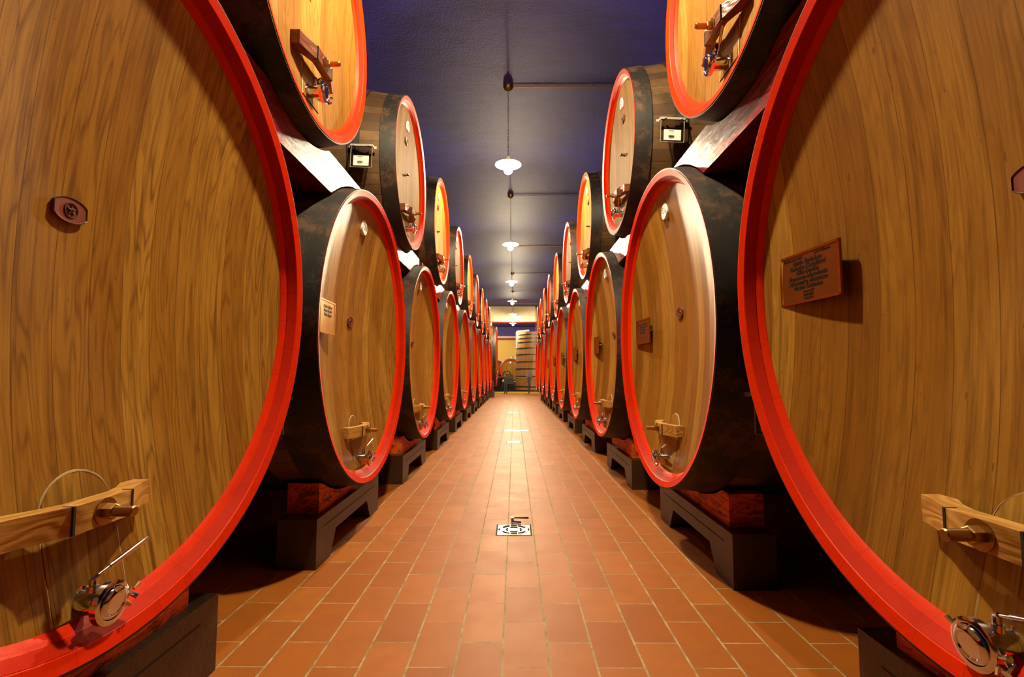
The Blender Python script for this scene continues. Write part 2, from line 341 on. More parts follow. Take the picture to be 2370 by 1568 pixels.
def make_cask(kind, label, cat='wine cask'):
    sp = SPEC[kind]; R = sp['R']; n = 128
    t = thing('wine_cask', label, cat)
    # body: staves from just behind the rim to the back head
    bm = BM(); prof = [(-0.004, R - 0.004)] + [(-d, body_r(sp, d)) for d in [sp['L'] * k / 18 for k in range(1, 18)]] + [(-sp['L'], R), (-sp['L'], R - .05), (-sp['L'] + .06, R - .06), (-sp['L'] + .06, 0)]
    lathe_x(bm, prof, n); obj('staves', bm, M['stave'], t)
    bm = BM(); lathe_x(bm, [(a, R + r) for a, r in sp['rim']] + [(sp['rim'][-1][0] - .02, R + sp['rim'][-1][1]), (sp['rim'][-1][0] - .02, R - .006), (-.002, R - .001)], n, close=True)
    obj('rim', bm, M['rim'], t)
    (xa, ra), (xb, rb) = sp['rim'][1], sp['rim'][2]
    bm = BM(); lathe_x(bm, [(xa - .004, R + ra + .001), (xa - .003, R + ra - .0035), (xb + .001, R + rb - .0025), (xb, R + rb + .001)], n, close=True); obj('rim_inner_band', bm, M['rim_shade'], t)  # overlay on the inner bevel, carries its shade as darker red
    # hoops
    for k, (a, b_) in enumerate(sp['hoops']):
        bm = BM(); th = .009
        lathe_x(bm, [(-a - .003, body_r(sp, a) - .004), (-a - .003, body_r(sp, a) + th), (-(a + b_) / 2, body_r(sp, (a + b_) / 2) + th), (-b_, body_r(sp, b_) + th), (-b_, body_r(sp, b_) - .004)], n, close=True)
        obj('hoop', bm, M['hoop'], t)
    # head
    rin = R + sp['rim'][-1][1] + 0.006; bm = BM(); lathe_x(bm, [(head_x(sp, 0, rin * k / 14), rin * k / 14) for k in range(0, 15)][::-1], n)
    obj('head', bm, M[sp['mat']], t)
    # hatch outline bead
    ax, az, hw = sp['arch']; pts = []
    zb = sp['valve'][1] - (.06 if kind == 'B' else .045)
    for k in range(9): pts.append((ax - hw, zb + (az - hw - zb) * k / 8))
    for k in range(1, 16): a = pi - pi * k / 16; pts.append((ax + hw * cos(a), az - hw + hw * sin(a)))
    for k in range(9): pts.append((ax + hw, az - hw + (zb - az + hw) * k / 8))
    bm = BM(); rr = random.Random(3); tube(bm, [(head_x(sp, y, z) + .001, y + rr.uniform(-.001, .001), z) for y, z in pts], [.0038 + rr.uniform(-.0014, .0016) for _ in pts], 6)
    obj('hatch_seal', bm, M['seal'], t)
    bm = BM(); inner = [(y * 1.0, z) for y, z in pts]
    ring = [bm.verts.new((head_x(sp, y, z) + .0045, ax + (y - ax) * .965, z)) for y, z in pts]; bot = [bm.verts.new((head_x(sp, y, z) - .002, ax + (y - ax) * .965, z)) for y, z in pts]
    bm.faces.new(ring)
    for i in range(len(ring)): j = (i + 1) % len(ring); bm.faces.new((ring[i], ring[j], bot[j], bot[i]))
    obj('hatch_door', bm, M[sp['mat']], t)
    # clamp bar
    by, bz = sp['bar']; hx = head_x(sp, by, bz); fx = hx + .105 if kind == 'B' else hx + .095
    half = .23 if kind == 'B' else .22; fl = .09; hh = .036 if kind == 'B' else .034
    fr = [(-half, hx + .002), (-half, hx + .052), (-half + .03, hx + .058), (-fl - .02, fx - .012), (-fl, fx)]
    back = [(-half + .055, hx + .002), (-half + .10, hx + .03), (-.07, hx + .052)]
    left = fr; right = [(-y, x) for y, x in fr][::-1]; bk = [(-y, x) for y, x in back] + back[::-1]
    poly = [(x, by + y) for y, x in left + right + bk]
    bm = BM(); prism(bm, poly, bz - hh, bz + hh, 'z'); bevel(bm, .0035, 2); c = obj('clamp_bar', bm, M[sp['barmat']], t)
    for sg in (-1, 1):
        bm = BM(); yk = by + sg * (fl + .004); box(bm, fx - .03, fx + .0012, yk - .0035, yk + .0035, bz - hh - .0006, bz + hh + .0006); obj('slot', bm, M['dark'], c, smooth=False)
    bm = BM(); lathe_x(bm, [(fx, 0), (fx, .036), (fx + .004, .036), (fx + .005, 0)], 28, cx=(by, bz)); obj('washer', bm, M['brass'], c)
    bm = BM(); lathe_x(bm, [(fx + .004, 0), (fx + .004, .0215), (fx + .026, .0215), (fx + .0285, .018), (fx + .0285, 0)], 6, cx=(by, bz)); obj('nut', bm, M['brass'], c)
    bm = BM(); lathe_x(bm, [(fx + .01, .0145), (fx + .078, .0145), (fx + .081, .012), (fx + .081, 0)], 20, cx=(by, bz)); obj('bolt', bm, M['brass'], c)
    # sampling / drain valve
    vy, vz = sp['valve']; hx = head_x(sp, vy, vz); L = .085
    bm = BM(); lathe_x(bm, [(hx - .01, .040), (hx + .006, .040), (hx + .008, .031), (hx + L - .018, .031), (hx + L - .014, .040), (hx + L - .004, .043), (hx + L, .043), (hx + L, 0)], 32, cx=(vy, vz)); v = obj('drain_valve', bm, M['steel'], t)
    bm = BM(); lathe_x(bm, [(hx + L - .008, .046), (hx + L - .006, .056), (hx + L + .010, .056), (hx + L + .013, .047), (hx + L + .013, .043)], 32, cx=(vy, vz)); obj('clamp_ring', bm, M['steel'], v)
    bm = BM(); tl = Matrix.Translation((hx + L + .010, vy, vz)) @ Matrix.Rotation(.18, 4, 'Y')
    lathe_x(bm, [(0, .042), (.006, .043), (.012, .036), (.013, .030), (.010, .026), (.010, 0)], 32); xform(bm, tl); obj('valve_cap', bm, M['steel'], v)
    bm = BM(); wy = vy + .060
    tube(bm, [(hx + L + .002, wy - .006, vz + .02), (hx + L + .002, wy + .018, vz - .012)], .0055, 8)
    tube(bm, [(hx + L - .01, wy + .012, vz - .004), (hx + L + .016, wy + .022, vz - .018)], [.004, .009], 8); tube(bm, [(hx + L + .014, wy + .006, vz + .008), (hx + L + .012, wy + .026, vz + .016)], [.004, .008], 8)
    obj('wing_nut', bm, M['steel'], v)
    for k in (-1, 1): bm = BM(); tube(bm, [(hx + L + .004, vy + k * .052, vz - k * .02), (hx + L + .014, vy + k * .060, vz - k * .034)], .006, 8); obj('clamp_lug', bm, M['steel'], v)
    bm = BM(); sx = hx + L - .045
    tube(bm, [(sx, vy, vz + .026), (sx, vy, vz + .045)], .014, 12); tube(bm, [(sx, vy, vz + .045), (sx, vy, vz + .062)], .009, 12); tube(bm, [(sx, vy - .004, vz + .060), (sx + .004, vy + .010, vz + .068)], .006, 8); obj('stem', bm, M['steel'], v)
    if kind == 'B': tip = (sx + .02, vy + .165, vz + .115)
    else: tip = (sx + .012, vy + .085, vz + .15)
    s0 = Vector((sx + .003, vy + .006, vz + .066)); tp = Vector(tip)
    bm = BM(); tube(bm, [s0, s0.lerp(tp, .22), s0.lerp(tp, .24), s0.lerp(tp, .9), tp], [.0035, .0045, .0075, .0075, .0065], 12); obj('lever', bm, M['steel'], v)
    # maker's medallion
    my, mz = sp['medal']; hx = head_x(sp, my, mz); sc = .78 if kind == 'B' else .95
    w_, h_ = .052, .036
    pl = []
    for k in range(13): a = radians(28 + (152 - 28) * k / 12); pl.append((w_ * 1.13 * cos(a) * -1, h_ * sin(a)))
    pl = pl + [(-y, -z) for y, z in pl]
    bm = BM(); prism(bm, [(my + y, mz + z) for y, z in pl], hx - .004, hx + .010, 'x'); md = obj('maker_medallion', bm, M['medal'], t, smooth=False)
    bm = BM(); tube(bm, [(hx + .0105, my + y, mz + z) for y, z in pl + pl[:1]], .0022, 6); torus(bm, .0205, .0022, Matrix.Translation((hx + .011, my, mz)) @ Matrix.Rotation(pi / 2, 4, 'Y'), 28, 6)
    for k in range(5): a = 2 * pi * k / 5; tube(bm, [(hx + .0115, my, mz), (hx + .0115, my + .014 * sin(a), mz + .014 * cos(a))], .0028, 6)
    tube(bm, [(hx + .0115, my - .007, mz), (hx + .014, my, mz + .004), (hx + .0115, my + .007, mz)], .004, 6)
    obj('relief', bm, M['medal_relief'], md)
    if kind == 'U':
        bm = BM(); lathe_x(bm, [(head_x(sp, 0, 0) - .002, .016), (head_x(sp, 0, 0) + .016, .012), (head_x(sp, 0, 0) + .045, .007), (head_x(sp, 0, 0) + .05, 0)], 14, cx=(0, .01))
        tube(bm, [(head_x(sp, 0, 0) + .04, -.03, .012), (head_x(sp, 0, 0) + .04, .03, .012)], .006, 8); obj('tasting_tap', bm, M['medal_relief'], t)
    # enamel number badge
    gy, gz = sp['badge']; hx = head_x(sp, gy, gz); br = .060 if kind == 'B' else .056
    bm = BM(); lathe_x(bm, [(hx - .01, br), (hx + .010, br), (hx + .0125, br - .003), (hx + .0125, 0)], 40, cx=(gy, gz)); bm2 = obj('number_badge', bm, M['white'], t)
    return t
def copy_cask(src, skip=()):
    r = src.copy(); COL.objects.link(r)
    for ch in src.children:
        if ch.name.split('.')[0] in skip: continue
        c = ch.copy(); COL.objects.link(c); c.parent = r
        for g_ in ch.children:
            if g_.name.split('.')[0] in skip: continue
            d = g_.copy(); COL.objects.link(d); d.parent = c
    return r

WX = {'L': -1.0665, 'R': 0.983}
BASK = {  # row: (R, height of axis above camera, distance along aisle)
 'L': [(1.050, .325, 1.389), (1.069, .279, 3.717), (1.032, .265, 6.005), (1.080, .315, 8.344), (1.072, .305, 10.669), (1.078, .318, 12.98), (1.062, .320, 15.25), (1.058, .320, 17.52), (1.058, .320, 19.79), (1.057, .320, 22.06)],
 'R': [(1.010, .335, 1.131), (1.071, .313, 3.456), (1.064, .344, 5.777), (1.060, .332, 8.098), (1.085, .330, 10.476), (1.060, .334, 12.809), (1.060, .315, 15.09), (1.060, .315, 17.37), (1.060, .315, 19.64), (1.060, .315, 21.91)]}
UASK = {
 'L': [(.785, 2.135, 2.600), (.757, 2.075, 5.011), (.762, 2.102, 7.166), (.745, 2.099, 9.447), (.748, 2.104, 11.726), (.736, 2.095, 13.992), (.745, 2.10, 16.30), (.745, 2.10, 18.60), (.745, 2.10, 20.90)],
 'R': [(.760, 2.102, 2.285), (.740, 2.105, 4.614), (.733, 2.093, 6.882), (.751, 2.097, 9.175), (.755, 2.100, 11.536), (.745, 2.092, 13.943), (.745, 2.095, 16.2), (.745, 2.095, 18.5), (.745, 2.095, 20.77)]}
ORD = ['first', 'second', 'third', 'fourth', 'fifth', 'sixth', 'seventh', 'eighth', 'ninth', 'tenth']
SIDE = {'L': 'left', 'R': 'right'}
protoB = make_cask('B', 'x'); protoU = make_cask('U', 'x')
BNUM = {'L': ['127', '128', '125', '130', '131', '132', '133', '138', '139', '140'], 'R': ['135', '134', '133', '152', '151', '150', '149', '148', '147', '146']}
UNUM = {'L': ['56', '57', '58', '59', '60', '61', '62', '63', '64'], 'R': ['66', '65', '67', '68', '69', '70', '71', '72', '73']}
BLAB = {('L', 0): 'huge oak wine cask filling the left edge, red rim, grained head', ('R', 0): 'huge oak wine cask filling the right edge, six-name copper plaque on its head',
        ('L', 1): 'oak wine cask 128, second of the lower left row, bright brass plaque', ('R', 1): 'oak wine cask 134, second of the lower right row, small copper plaque'}
ULAB = {('L', 0): 'pale oak upper cask cut off by the top left edge, dark wooden clamp', ('R', 0): 'pale oak upper cask cut off by the top right edge, long steel lever',
        ('L', 1): 'second upper left oak cask with white card holder on its side', ('R', 1): 'second upper right oak cask with white card holder on its side'}
PLAQ = [['Guido Bertolaso', 'Federico Castellucci', 'Gillo Dorfles', 'Francesco Macedonio', 'Alessandro Mazzucco', 'Vartan Oskanian']]
def plaque(t, sp, y0, y1, z0, z1, m, lines, heads=True, tilt=0.0, d=0.03):
    ym, zm = (y0 + y1) / 2, (z0 + z1) / 2; w2, h2 = (y1 - y0) / 2, (z1 - z0) / 2
    x0 = head_x(sp, ym, zm) + d
    mt = Matrix.Translation((x0, ym, zm)) @ Matrix.Rotation(tilt, 4, 'Z')
    bm = BM(); box(bm, -.004, .004, -w2, w2, -h2, h2); bevel(bm, .002, 1); xform(bm, mt); p = obj('plaque', bm, m, t, smooth=False)
    bm = BM(); e = .010
    for a in ((-w2, w2, h2 - e, h2), (-w2, w2, -h2, -h2 + e), (-w2, -w2 + e, -h2, h2), (w2 - e, w2, -h2, h2)): box(bm, .0038, .0062, a[0], a[1], a[2], a[3])
    xform(bm, mt); obj('plaque_edge', bm, M['edge'] if m is M['copper'] else M['gold'], p, smooth=False)
    for a in (-1, 1): bm = BM(); tube(bm, [(-.004, a * w2 * .8, 0), (-d - .012, a * w2 * .8, 0)], .006, 8); xform(bm, mt); obj('standoff', bm, M['brass'], p)
    H = 2 * h2; lm = mt @ Matrix.Translation((.0045, 0, 0)) @ HEADM
    ls = H * .125; n = len(lines)
    for i, s in enumerate(lines): text('lettering', s, ls, M['ink'], p, lm @ Matrix.Translation((-.02 * H, H * (.30 - i * .098 * (6 / n) ** .3), 0)), .28, bold=.0006)
    if heads:
        text('lettering', 'PREMIO MASI 2005', H * .07, M['ink'], p, lm @ Matrix.Translation((-w2 * .50, h2 * .78, 0)))
        text('lettering', 'XXIV Edizione', H * .075, M['ink'], p, lm @ Matrix.Translation((w2 * .48, h2 * .80, 0)), .28)
        text('lettering', '3 settembre 2005', H * .045, M['ink'], p, lm @ Matrix.Translation((0, -h2 * .56, 0)), .28)
        text('lettering', 'fondazione', H * .06, M['ink'], p, lm @ Matrix.Translation((0, -h2 * .70, 0)), .28)
        text('lettering', 'MASI', H * .085, M['ink'], p, lm @ Matrix.Translation((0, -h2 * .84, 0)), bold=.0006)
        bm = BM(); q = H * .13
        for a, b_, c, dd in ((-q, -q + .0012, -h2 * .93, -h2 * .63), (q - .0012, q, -h2 * .93, -h2 * .63), (-q, q, -h2 * .635, -h2 * .625)): box(bm, .0042, .0050, a, b_, c, dd)
        xform(bm, mt); obj('logo_frame', bm, M['ink'], p, smooth=False)
    return p
def card_holder(t, side, x, y, z, tw=0.0):
    """clear holder with a white card facing the camera end of the row"""
    f = -1 if side == 'L' else 1
    mt = Matrix.Translation((x, y * (1 if side == 'L' else -1), z)) @ (Matrix.Identity(4) if side == 'L' else Matrix.Rotation(pi, 4, 'Z')) @ Matrix.Rotation(tw, 4, 'Y')
    bm = BM(); box(bm, -.095, .095, -.0025, .0025, -.10, .085); xform(bm, mt); h = obj('card_holder', bm, M['acrylic'], t, smooth=False)
    bm = BM(); box(bm, -.098, .098, -.012, .006, .085, .103)
    for s_ in (-1, 1): box(bm, *sorted((s_ * .098, s_ * .104)), -.004, .03, .080, .100); box(bm, *sorted((s_ * .102, s_ * .124)), .024, .030, .078, .100); 
    for s_ in (-1, 1): tube(bm, [(s_ * .064, -.018, .094), (s_ * .064, .03, .094)], .008, 10)
    for k in (-1, 1): box(bm, k * .093 - .0015, k * .093 + .0015, -.0045, .0045, -.10, .085)
    box(bm, -.095, .095, -.0045, .0045, -.1015, -.0985)
    xform(bm, mt); obj('holder_rail', bm, M['alu'], h, smooth=False)
    bm = BM(); box(bm, -.068, .068, -.0045, -.0030, -.086, .002); xform(bm, mt); c = obj('card', bm, M['paper'], h, smooth=False)
    FM = Matrix(((1, 0, 0, 0), (0, 0, -1, 0), (0, 1, 0, 0), (0, 0, 0, 1)))
    tm = mt @ Matrix.Translation((0, -.0048, 0)) @ FM
    # merged print: word, small number line and bars
    p = text('card_print', 'BOTTE', .012, M['ink'], h, tm @ Matrix.Translation((-.008, -.010, 0)), bold=.0004)
    text('card_print', '1   130', .008, M['ink'], h, tm @ Matrix.Translation((-.010, -.028, 0)))
    bm = BM(); rr = random.Random(5); q = -.030
    while q < .014:
        w_ = rr.choice((.0009, .0014, .0022)); box(bm, q, q + w_, -.0054, -.0046, -.066, -.046); q += w_ + rr.choice((.0009, .0014))
    xform(bm, mt); obj('barcode', bm, M['ink'], h, smooth=False)
    text('card_print', '00000130', .007, M['ink'], h, tm @ Matrix.Translation((-.008, -.072, 0)))
def place(kind, side, i, R, h, y):
    src = protoB if kind == 'B' else protoU; sp = SPEC[kind]
    skip = ('lever',) if (kind == 'U' and side == 'L') else ()
    t = copy_cask(src, skip); s = R / sp['R']; t.scale = (1, s, s)
    t.location = (WX[side], y, 0); t.rotation_euler = (0, 0, 0 if side == 'L' else pi)
    for c in t.children: c.location = (0, 0, (CAMH + h) / s)
    row = 'lower' if kind == 'B' else 'upper'
    lab = (BLAB if kind == 'B' else ULAB).get((side, i)) or f'{"oak" if kind=="B" else "pale oak"} wine cask with red rim, {ORD[i]} from the front in the {row} {SIDE[side]} row'
    t['label'] = lab; t['group'] = f'{row} row of wine casks along the {SIDE[side]} of the aisle'
    if kind == 'B' and (side == 'R' or i in (3, 6)):
        for c in t.children:
            if c.name.split('.')[0] in ('head', 'hatch_door'): c.material_slots[0].link = 'OBJECT'; c.material_slots[0].material = M['head_planked']
    num = (BNUM if kind == 'B' else UNUM)[side][i]; gy, gz = sp['badge']
    lay = []
    if i < 5:
        bd = [c for c in t.children if c.name.startswith('number_badge')][0]
        rot = {('B', 'L', 1): -.12, ('B', 'R', 1): -.35, ('B', 'L', 2): .1, ('U', 'L', 1): -.2}.get((kind, side, i), 0)
        text('badge_number', num, .062 if kind == 'B' else .060, M['ink'], bd, on_head(head_x(sp, gy, gz) + .0125, gy, gz, 0, rot), bold=.0006)
    if (kind, side, i) == ('B', 'L', 0):
        bd = [c for c in t.children if c.name.startswith('number_badge')][0]
        for q in list(bd.children): bpy.data.objects.remove(q)
        bpy.data.objects.remove(bd)
    before = set(t.children)
    FO = {('B', 'R', 0): ((.085, -.03), (.055, .0), (.075, -.065)), ('B', 'L', 0): ((-.004, -.010), (-.042, .022), (-.012, -.045))}.get((kind, side, i))
    if kind == 'B':
        if side == 'R' and i == 0: plaque(t, sp, -.885, -.535, -.072, .133, M['copper'], PLAQ[0], True, .06, .02)
        elif side == 'R' and i == 1: plaque(t, sp, -.83, -.53, -.06, .145, M['copper'], ['Domenico De Masi', 'Andrea Riccardi', 'Carlo Scarpa', 'Dino Buzzati'], False, .10, .03)
        elif side == 'R' and i < 8: plaque(t, sp, -.84, -.56, -.08, .14, M['copper'], [], False, .05, .03)
        elif side == 'L' and i == 1: plaque(t, sp, -.80, -.52, -.03, .18, M['gold'], ['Carlo Goldoni', 'Bruno Bertoli', 'Mario Rigoni'], False, -.10 + .15, .03)
        if i == 1: card_holder(t, side, -.275, -1.045, -.50)
    elif i == 1: card_holder(t, side, -.275, -.845, -.17, .03 if side == 'L' else 0.05)
    for c in set(t.children) - before: c.location = (0, 0, (CAMH + h) / s)
    if FO:
        for c in t.children:
            nm = c.name.split('.')[0]
            k = 0 if nm in ('clamp_bar', 'hatch_door', 'hatch_seal') else 1 if nm == 'maker_medallion' else 2 if nm == 'drain_valve' else None
            if k is not None: c.location = (0, FO[k][0], (CAMH + h) / s + FO[k][1])
    return t
for side in 'LR':
    for i, (R, h, y) in enumerate(BASK[side]): place('B', side, i, R, h, y)
    for i, (R, h, y) in enumerate(UASK[side]): place('U', side, i, R, h, y)

# ------------------------------------------------------------------ benches, cradle blocks, saddles
def bench(side, y, i):
    sg = -1 if side == 'L' else 1
    poly = [(-.67, 0), (-.435, 0), (-.345, .155), (.345, .155), (.435, 0), (.67, 0), (.67, .298), (-.67, .298)]
    bm = BM(); prism(bm, poly, -.12, .12); bevel(bm, .006, 2)
    for s_ in (-1, 1): pass
    t = thing('cask_bench', f'dark two-footed bench under the {ORD[i]} lower cask of the {SIDE[side]} row', 'bench', (sg * 1.315, y, 0), 0, f'benches under the {SIDE[side]} row')
    o = obj('bench_body', bm, M['bench'], t, smooth=False)
    bm = BM(); box(bm, -.1206, -.117, -.56, .56, .224, .232); box(bm, .117, .1206, -.56, .56, .224, .232); obj('groove', bm, M['dark'], t, smooth=False)
    return t
def cradle(side, y, R, h, i):
    sg = -1 if side == 'L' else 1
    zc = CAMH + h; r = R + .040; zt = .487
    half = .545; am = sqrt(max(0.0, r * r - (zc - zt) ** 2)); am = min(am, half - .04)
    arc = []
    for k in range(21):
        yy = -am + 2 * am * k / 20; arc.append((yy + .02, zc - sqrt(r * r - yy * yy)))
    poly = [(-half, .2985), (half, .2985), (half, zt)] + arc[::-1] + [(-half, zt)]
    bm = BM(); prism(bm, poly, -.10, .10)
    o = obj('cradle_block', bm, M['cradle'], None, (sg * 1.335, y, 0), smooth=False)
    tag(o, f'scuffed red cradle block on the bench under the {ORD[i]} lower cask, {SIDE[side]} row', 'cradle block', f'red cradle blocks on the {SIDE[side]} benches')
def saddle(side, i):
    (R1, h1, y1), (R2, h2, y2) = BASK[side][i], BASK[side][i + 1]; Ru, hu, yu = UASK[side][i]
    X = 0.23; r1 = R1 + .055 * sin(pi * X / 2.4) + .014; r2 = R2 + .055 * sin(pi * X / 2.4) + .014; ru = Ru + .085 * sin(pi * X / 2.0) + .014
    zt = CAMH + 1.40; zb = CAMH + 1.15
    def on(yc, zc, r, z, s_): return yc + s_ * sqrt(max(0.0, r * r - (z - zc) ** 2))
    P = []
    # near cask arc from top to bottom
    zc = CAMH + h1; za = min(zt - .004, zc + r1 - .004)
    y0 = on(y1, zc, r1, za, 1); P.append((y0, zt))
    for k in range(9): z = za + (zb - za) * k / 8; P.append((on(y1, zc, r1, z, 1), z))
    zc = CAMH + h2; zd = min(zt - .004, zc + r2 - .004)
    for k in range(9): z = zb + (zd - zb) * k / 8; P.append((on(y2, zc, r2, z, -1), z))
    P.append((P[-1][0], zt))
    zu = CAMH + hu; am = sqrt(max(.01, ru * ru - (zu - zt) ** 2))
    for k in range(17): yy = yu + am - 2 * am * k / 16; P.append((yy, zu - sqrt(ru * ru - (yy - yu) ** 2)))
    sg = -1 if side == 'L' else 1; xf = abs(WX[side]) + .10
    bm = BM(); ym = yu; prism(bm, [(a - ym, b_ - zb) for a, b_ in P], -.12, .12)
    o = obj('timber_saddle', bm, M['saddle'], None, (sg * (xf + .12), ym, zb), smooth=False)
    tag(o, f'glossy red timber saddle under the {ORD[i]} upper cask of the {SIDE[side]} row', 'timber saddle', f'red saddle beams of the {SIDE[side]} row')
for side in 'LR':
    for i, (R, h, y) in enumerate(BASK[side]):
        bench(side, y - .02, i); cradle(side, y - .02, R, h, i)
    for i in range(9): saddle(side, i)

# ------------------------------------------------------------------ room shell
def slab(name, x0, x1, y0, y1, z0, z1, m, st=True):
    bm = BM(); box(bm, x0, x1, y0, y1, z0, z1); o = obj(name, bm, m, None, smooth=False)
    if st: struct(o)
    return o
YF, YB, XW = 46.0, -5.0, 4.3
slab('floor', -XW, XW, YB, YF, -.1, 0, M['floor']); slab('ceiling', -XW, XW, YB, YF, CEIL, CEIL + .1, M['ceiling'])
slab('wall_left', -XW - .1, -XW, YB, YF, 0, CEIL, M['wall']); slab('wall_right', XW, XW + .1, YB, YF, 0, CEIL, M['wall'])
slab('wall_back', -XW, XW, YB - .1, YB, 0, CEIL, M['wall'])
slab('wall_end', -XW, XW, YF, YF + .1, 0, CEIL, M['yellow'])
slab('trim_1', -XW, XW, YF - .012, YF, 4.32, 4.53, M['maroon']); slab('trim_2', -XW, XW, YF - .010, YF, 4.53, 4.70, M['paper']); slab('trim_3', -XW, XW, YF - .008, YF, 4.70, CEIL, M['bluewall'])
slab('trim_4', -XW, XW, 31.8, 32.4, 4.58, CEIL, M['concrete']); slab('trim_5', -XW, XW, 31.79, 32.41, 4.54, 4.58, M['maroon'])
slab('trim_6', -2.0, -1.49, 31.85, 32.35, 0, 4.54, M['concrete'])

# ------------------------------------------------------------------ pendant lamps and conduits
def make_lamp():
    t = thing('pendant_lamp', 'x', 'lamp')
    top = (CEIL - LAMP_Z) / LS
    bm = BM(); lathe_z(bm, [(top, 0.058), (top - .02, .058), (top - .045, .048), (top - .06, .02), (top - .075, .008), (top - .078, 0)], 24); obj('ceiling_canopy', bm, M['chain'], t)
    bm = BM(); z = top - .075; k = 0
    while z > .075:
        mt = Matrix.Translation((0, 0, z - .012)) @ Matrix.Rotation(pi / 2 * (k % 2), 4, 'Z') @ Matrix.Rotation(pi / 2, 4, 'X'); torus(bm, .0085, .0019, mt, 10, 5, 1.55); z -= .0205; k += 1
    o = obj('chain', bm, M['chain'], t)
    bm = BM(); lathe_z(bm, [(.085, 0), (.085, .02), (.05, .032), (.02, .036), (.012, .045), (.002, .110), (-.010, .150), (-.013, .151), (-.011, .146), (.000, .105), (.008, .04), (.008, 0)], 40); obj('lamp_shade', bm, M['shade'], t)
    bm = BM(); lathe_z(bm, [(.012, .024), (-.02, .026), (-.035, .022), (-.04, .020)], 20); obj('socket', bm, M['shade'], t)
    bm = BM(); lathe_z(bm, [(-.028, .018), (-.042, .032), (-.060, .046), (-.082, .050), (-.104, .042), (-.118, .024), (-.122, 0)], 20); obj('bulb', bm, M['bulb'], t)
    return t
LL = [None, 'nearest hanging lamp with white disc shade on a long chain', 'second hanging lamp from the front, white disc shade', 'third hanging lamp from the front, over the aisle', 'fourth hanging lamp from the front, over the aisle', 'fifth hanging lamp, just in front of the concrete beam', 'farthest hanging lamp, seen below the concrete beam']
lp = make_lamp()
for k, y in enumerate(LAMP_Y):
    t = lp if k == 0 else copy_cask(lp)
    t.location = (LAMP_X, y, LAMP_Z); t.scale = (LS, LS, LS); t['label'] = LL[k] or 'hanging lamp overhead between the first and second casks'; t['group'] = 'pendant lamps over the aisle'
    bm = BM(); tube(bm, [(LAMP_X + .05, y, CEIL - .014), (XW, y, CEIL - .014)], .0085, 10)
    for q in (.33, 1.2, 2.2, 3.2): box(bm, q - .008, q + .008, y - .014, y + .014, CEIL - .027, CEIL)
    o = obj('ceiling_conduit', bm, M['conduit']); tag(o, (f'copper conduit on the ceiling running right from the {ORD[k-1] if k else "unseen overhead"} hanging lamp'), 'conduit', 'ceiling conduits')
bm = BM(); tube(bm, [(1.40, 31.6, CEIL - .02), (1.40, 31.6, 3.79)], .018, 8); box(bm, 1.34, 1.46, 31.55, 31.65, CEIL - .12, CEIL - .02)
tag(obj('drop_pipe', bm, M['iron']), 'thin dark vertical pipe in front of the concrete beam on the right', 'pipe')

# ------------------------------------------------------------------ floor drains
def drain(y, x0, x1, d, label, fancy=False):
    t = thing('floor_drain', label, 'floor drain', ((x0 + x1) / 2, y, 0), 0, None); w_ = (x1 - x0) / 2
    bm = BM(); box(bm, -w_, w_, -d / 2, d / 2, .0006, .0014); obj('drain_frame', bm, M['dark'], t, smooth=False)
    bm = BM(); box(bm, -w_ + .012, w_ - .012, -d / 2 + .004, d / 2 - .02, .001, .004); g_ = obj('drain_cover', bm, M['grate'], t, smooth=False)
    if fancy:
        for rad, a0s, da in ((.055, (60, 240), 60), (.055, (150, -30), 60), (.095, (75, 255), 30), (.095, (30, 210), 40), (.095, (110, 290), 40), (.112, (170, -10), 20)):
            for a0 in a0s:
                P = [(rad * 1.0 * cos(radians(a0 + da * q / 6)), -.008 + rad * .95 * sin(radians(a0 + da * q / 6)), .0048) for q in range(7)]
                bm = BM(); tube(bm, P, .0065, 6); obj('slot', bm, M['dark'], g_)
        bm = BM(); torus(bm, .117, .003, Matrix.Translation((0, -.006, .004)), 40, 6); obj('grate_ring', bm, M['grate'], g_)
    return t
drain(3.80, -.139, .128, .265, 'nearest steel floor drain with round slotted cover in the aisle', True)
drain(8.55, -.142, .112, .24, 'small bright steel drain cover, second along the aisle floor')
drain(10.27, -.22, .30, .22, 'wide steel drain cover with open slot, third along the aisle floor')
drain(14.9, -.20, .13, .25, 'steel drain cover, fourth along the aisle floor')
bm = BM(); tube(bm, [(-.018, 3.97, .004), (-.018, 3.97, .045)], .012, 12); tube(bm, [(-.018, 3.975, .040), (.11, 3.985, .036)], [.006, .0085], 10); tube(bm, [(-.018, 3.97, .03), (-.018, 3.94, .03)], .009, 10); tube(bm, [(-.02, 3.93, .02), (.05, 3.93, .014)], .012, 10)
tag(obj('drain_tap', bm, M['steel']), 'small steel tap with lever standing behind the nearest floor drain', 'tap')

# ------------------------------------------------------------------ far end of the cellar
t = copy_cask(protoU); t.scale = (1.05, 2.19, 2.19); t.location = (-1.0, 27.5, 0)
for c in t.children: c.location = (0, 0, (CAMH + .97) / 2.19)
t['label'] = 'tallest cask at the far end, beyond the left row, seen edge-on'; t['group'] = 'casks in the far room'
bm = BM(); prism(bm, [(-.30, 0), (.30, 0), (.30, .32), (-.30, .32)], -.14, .14); bevel(bm, .008); o = obj('support_stone', bm, M['bench'], None, (-1.16, 24.7, 0), smooth=False); tag(o, 'dark square stone block at the far end of the left row', 'block')
bm = BM(); box(bm, -.13, .13, -.35, .35, 0, .50); bevel(bm, .01); o = obj('support_block', bm, M['saddle'], None, (-1.18, 24.75, .321), smooth=False); tag(o, 'plain dark red block resting on the far left stone', 'block')
bm = BM(); box(bm, -.3, .3, -1.2, 1.2, 0, .30); o = obj('timber_sleeper', bm, M['bench'], None, (-1.6, 27.5, 0), smooth=False); tag(o, 'low dark sleeper under the tallest far cask', 'sleeper')
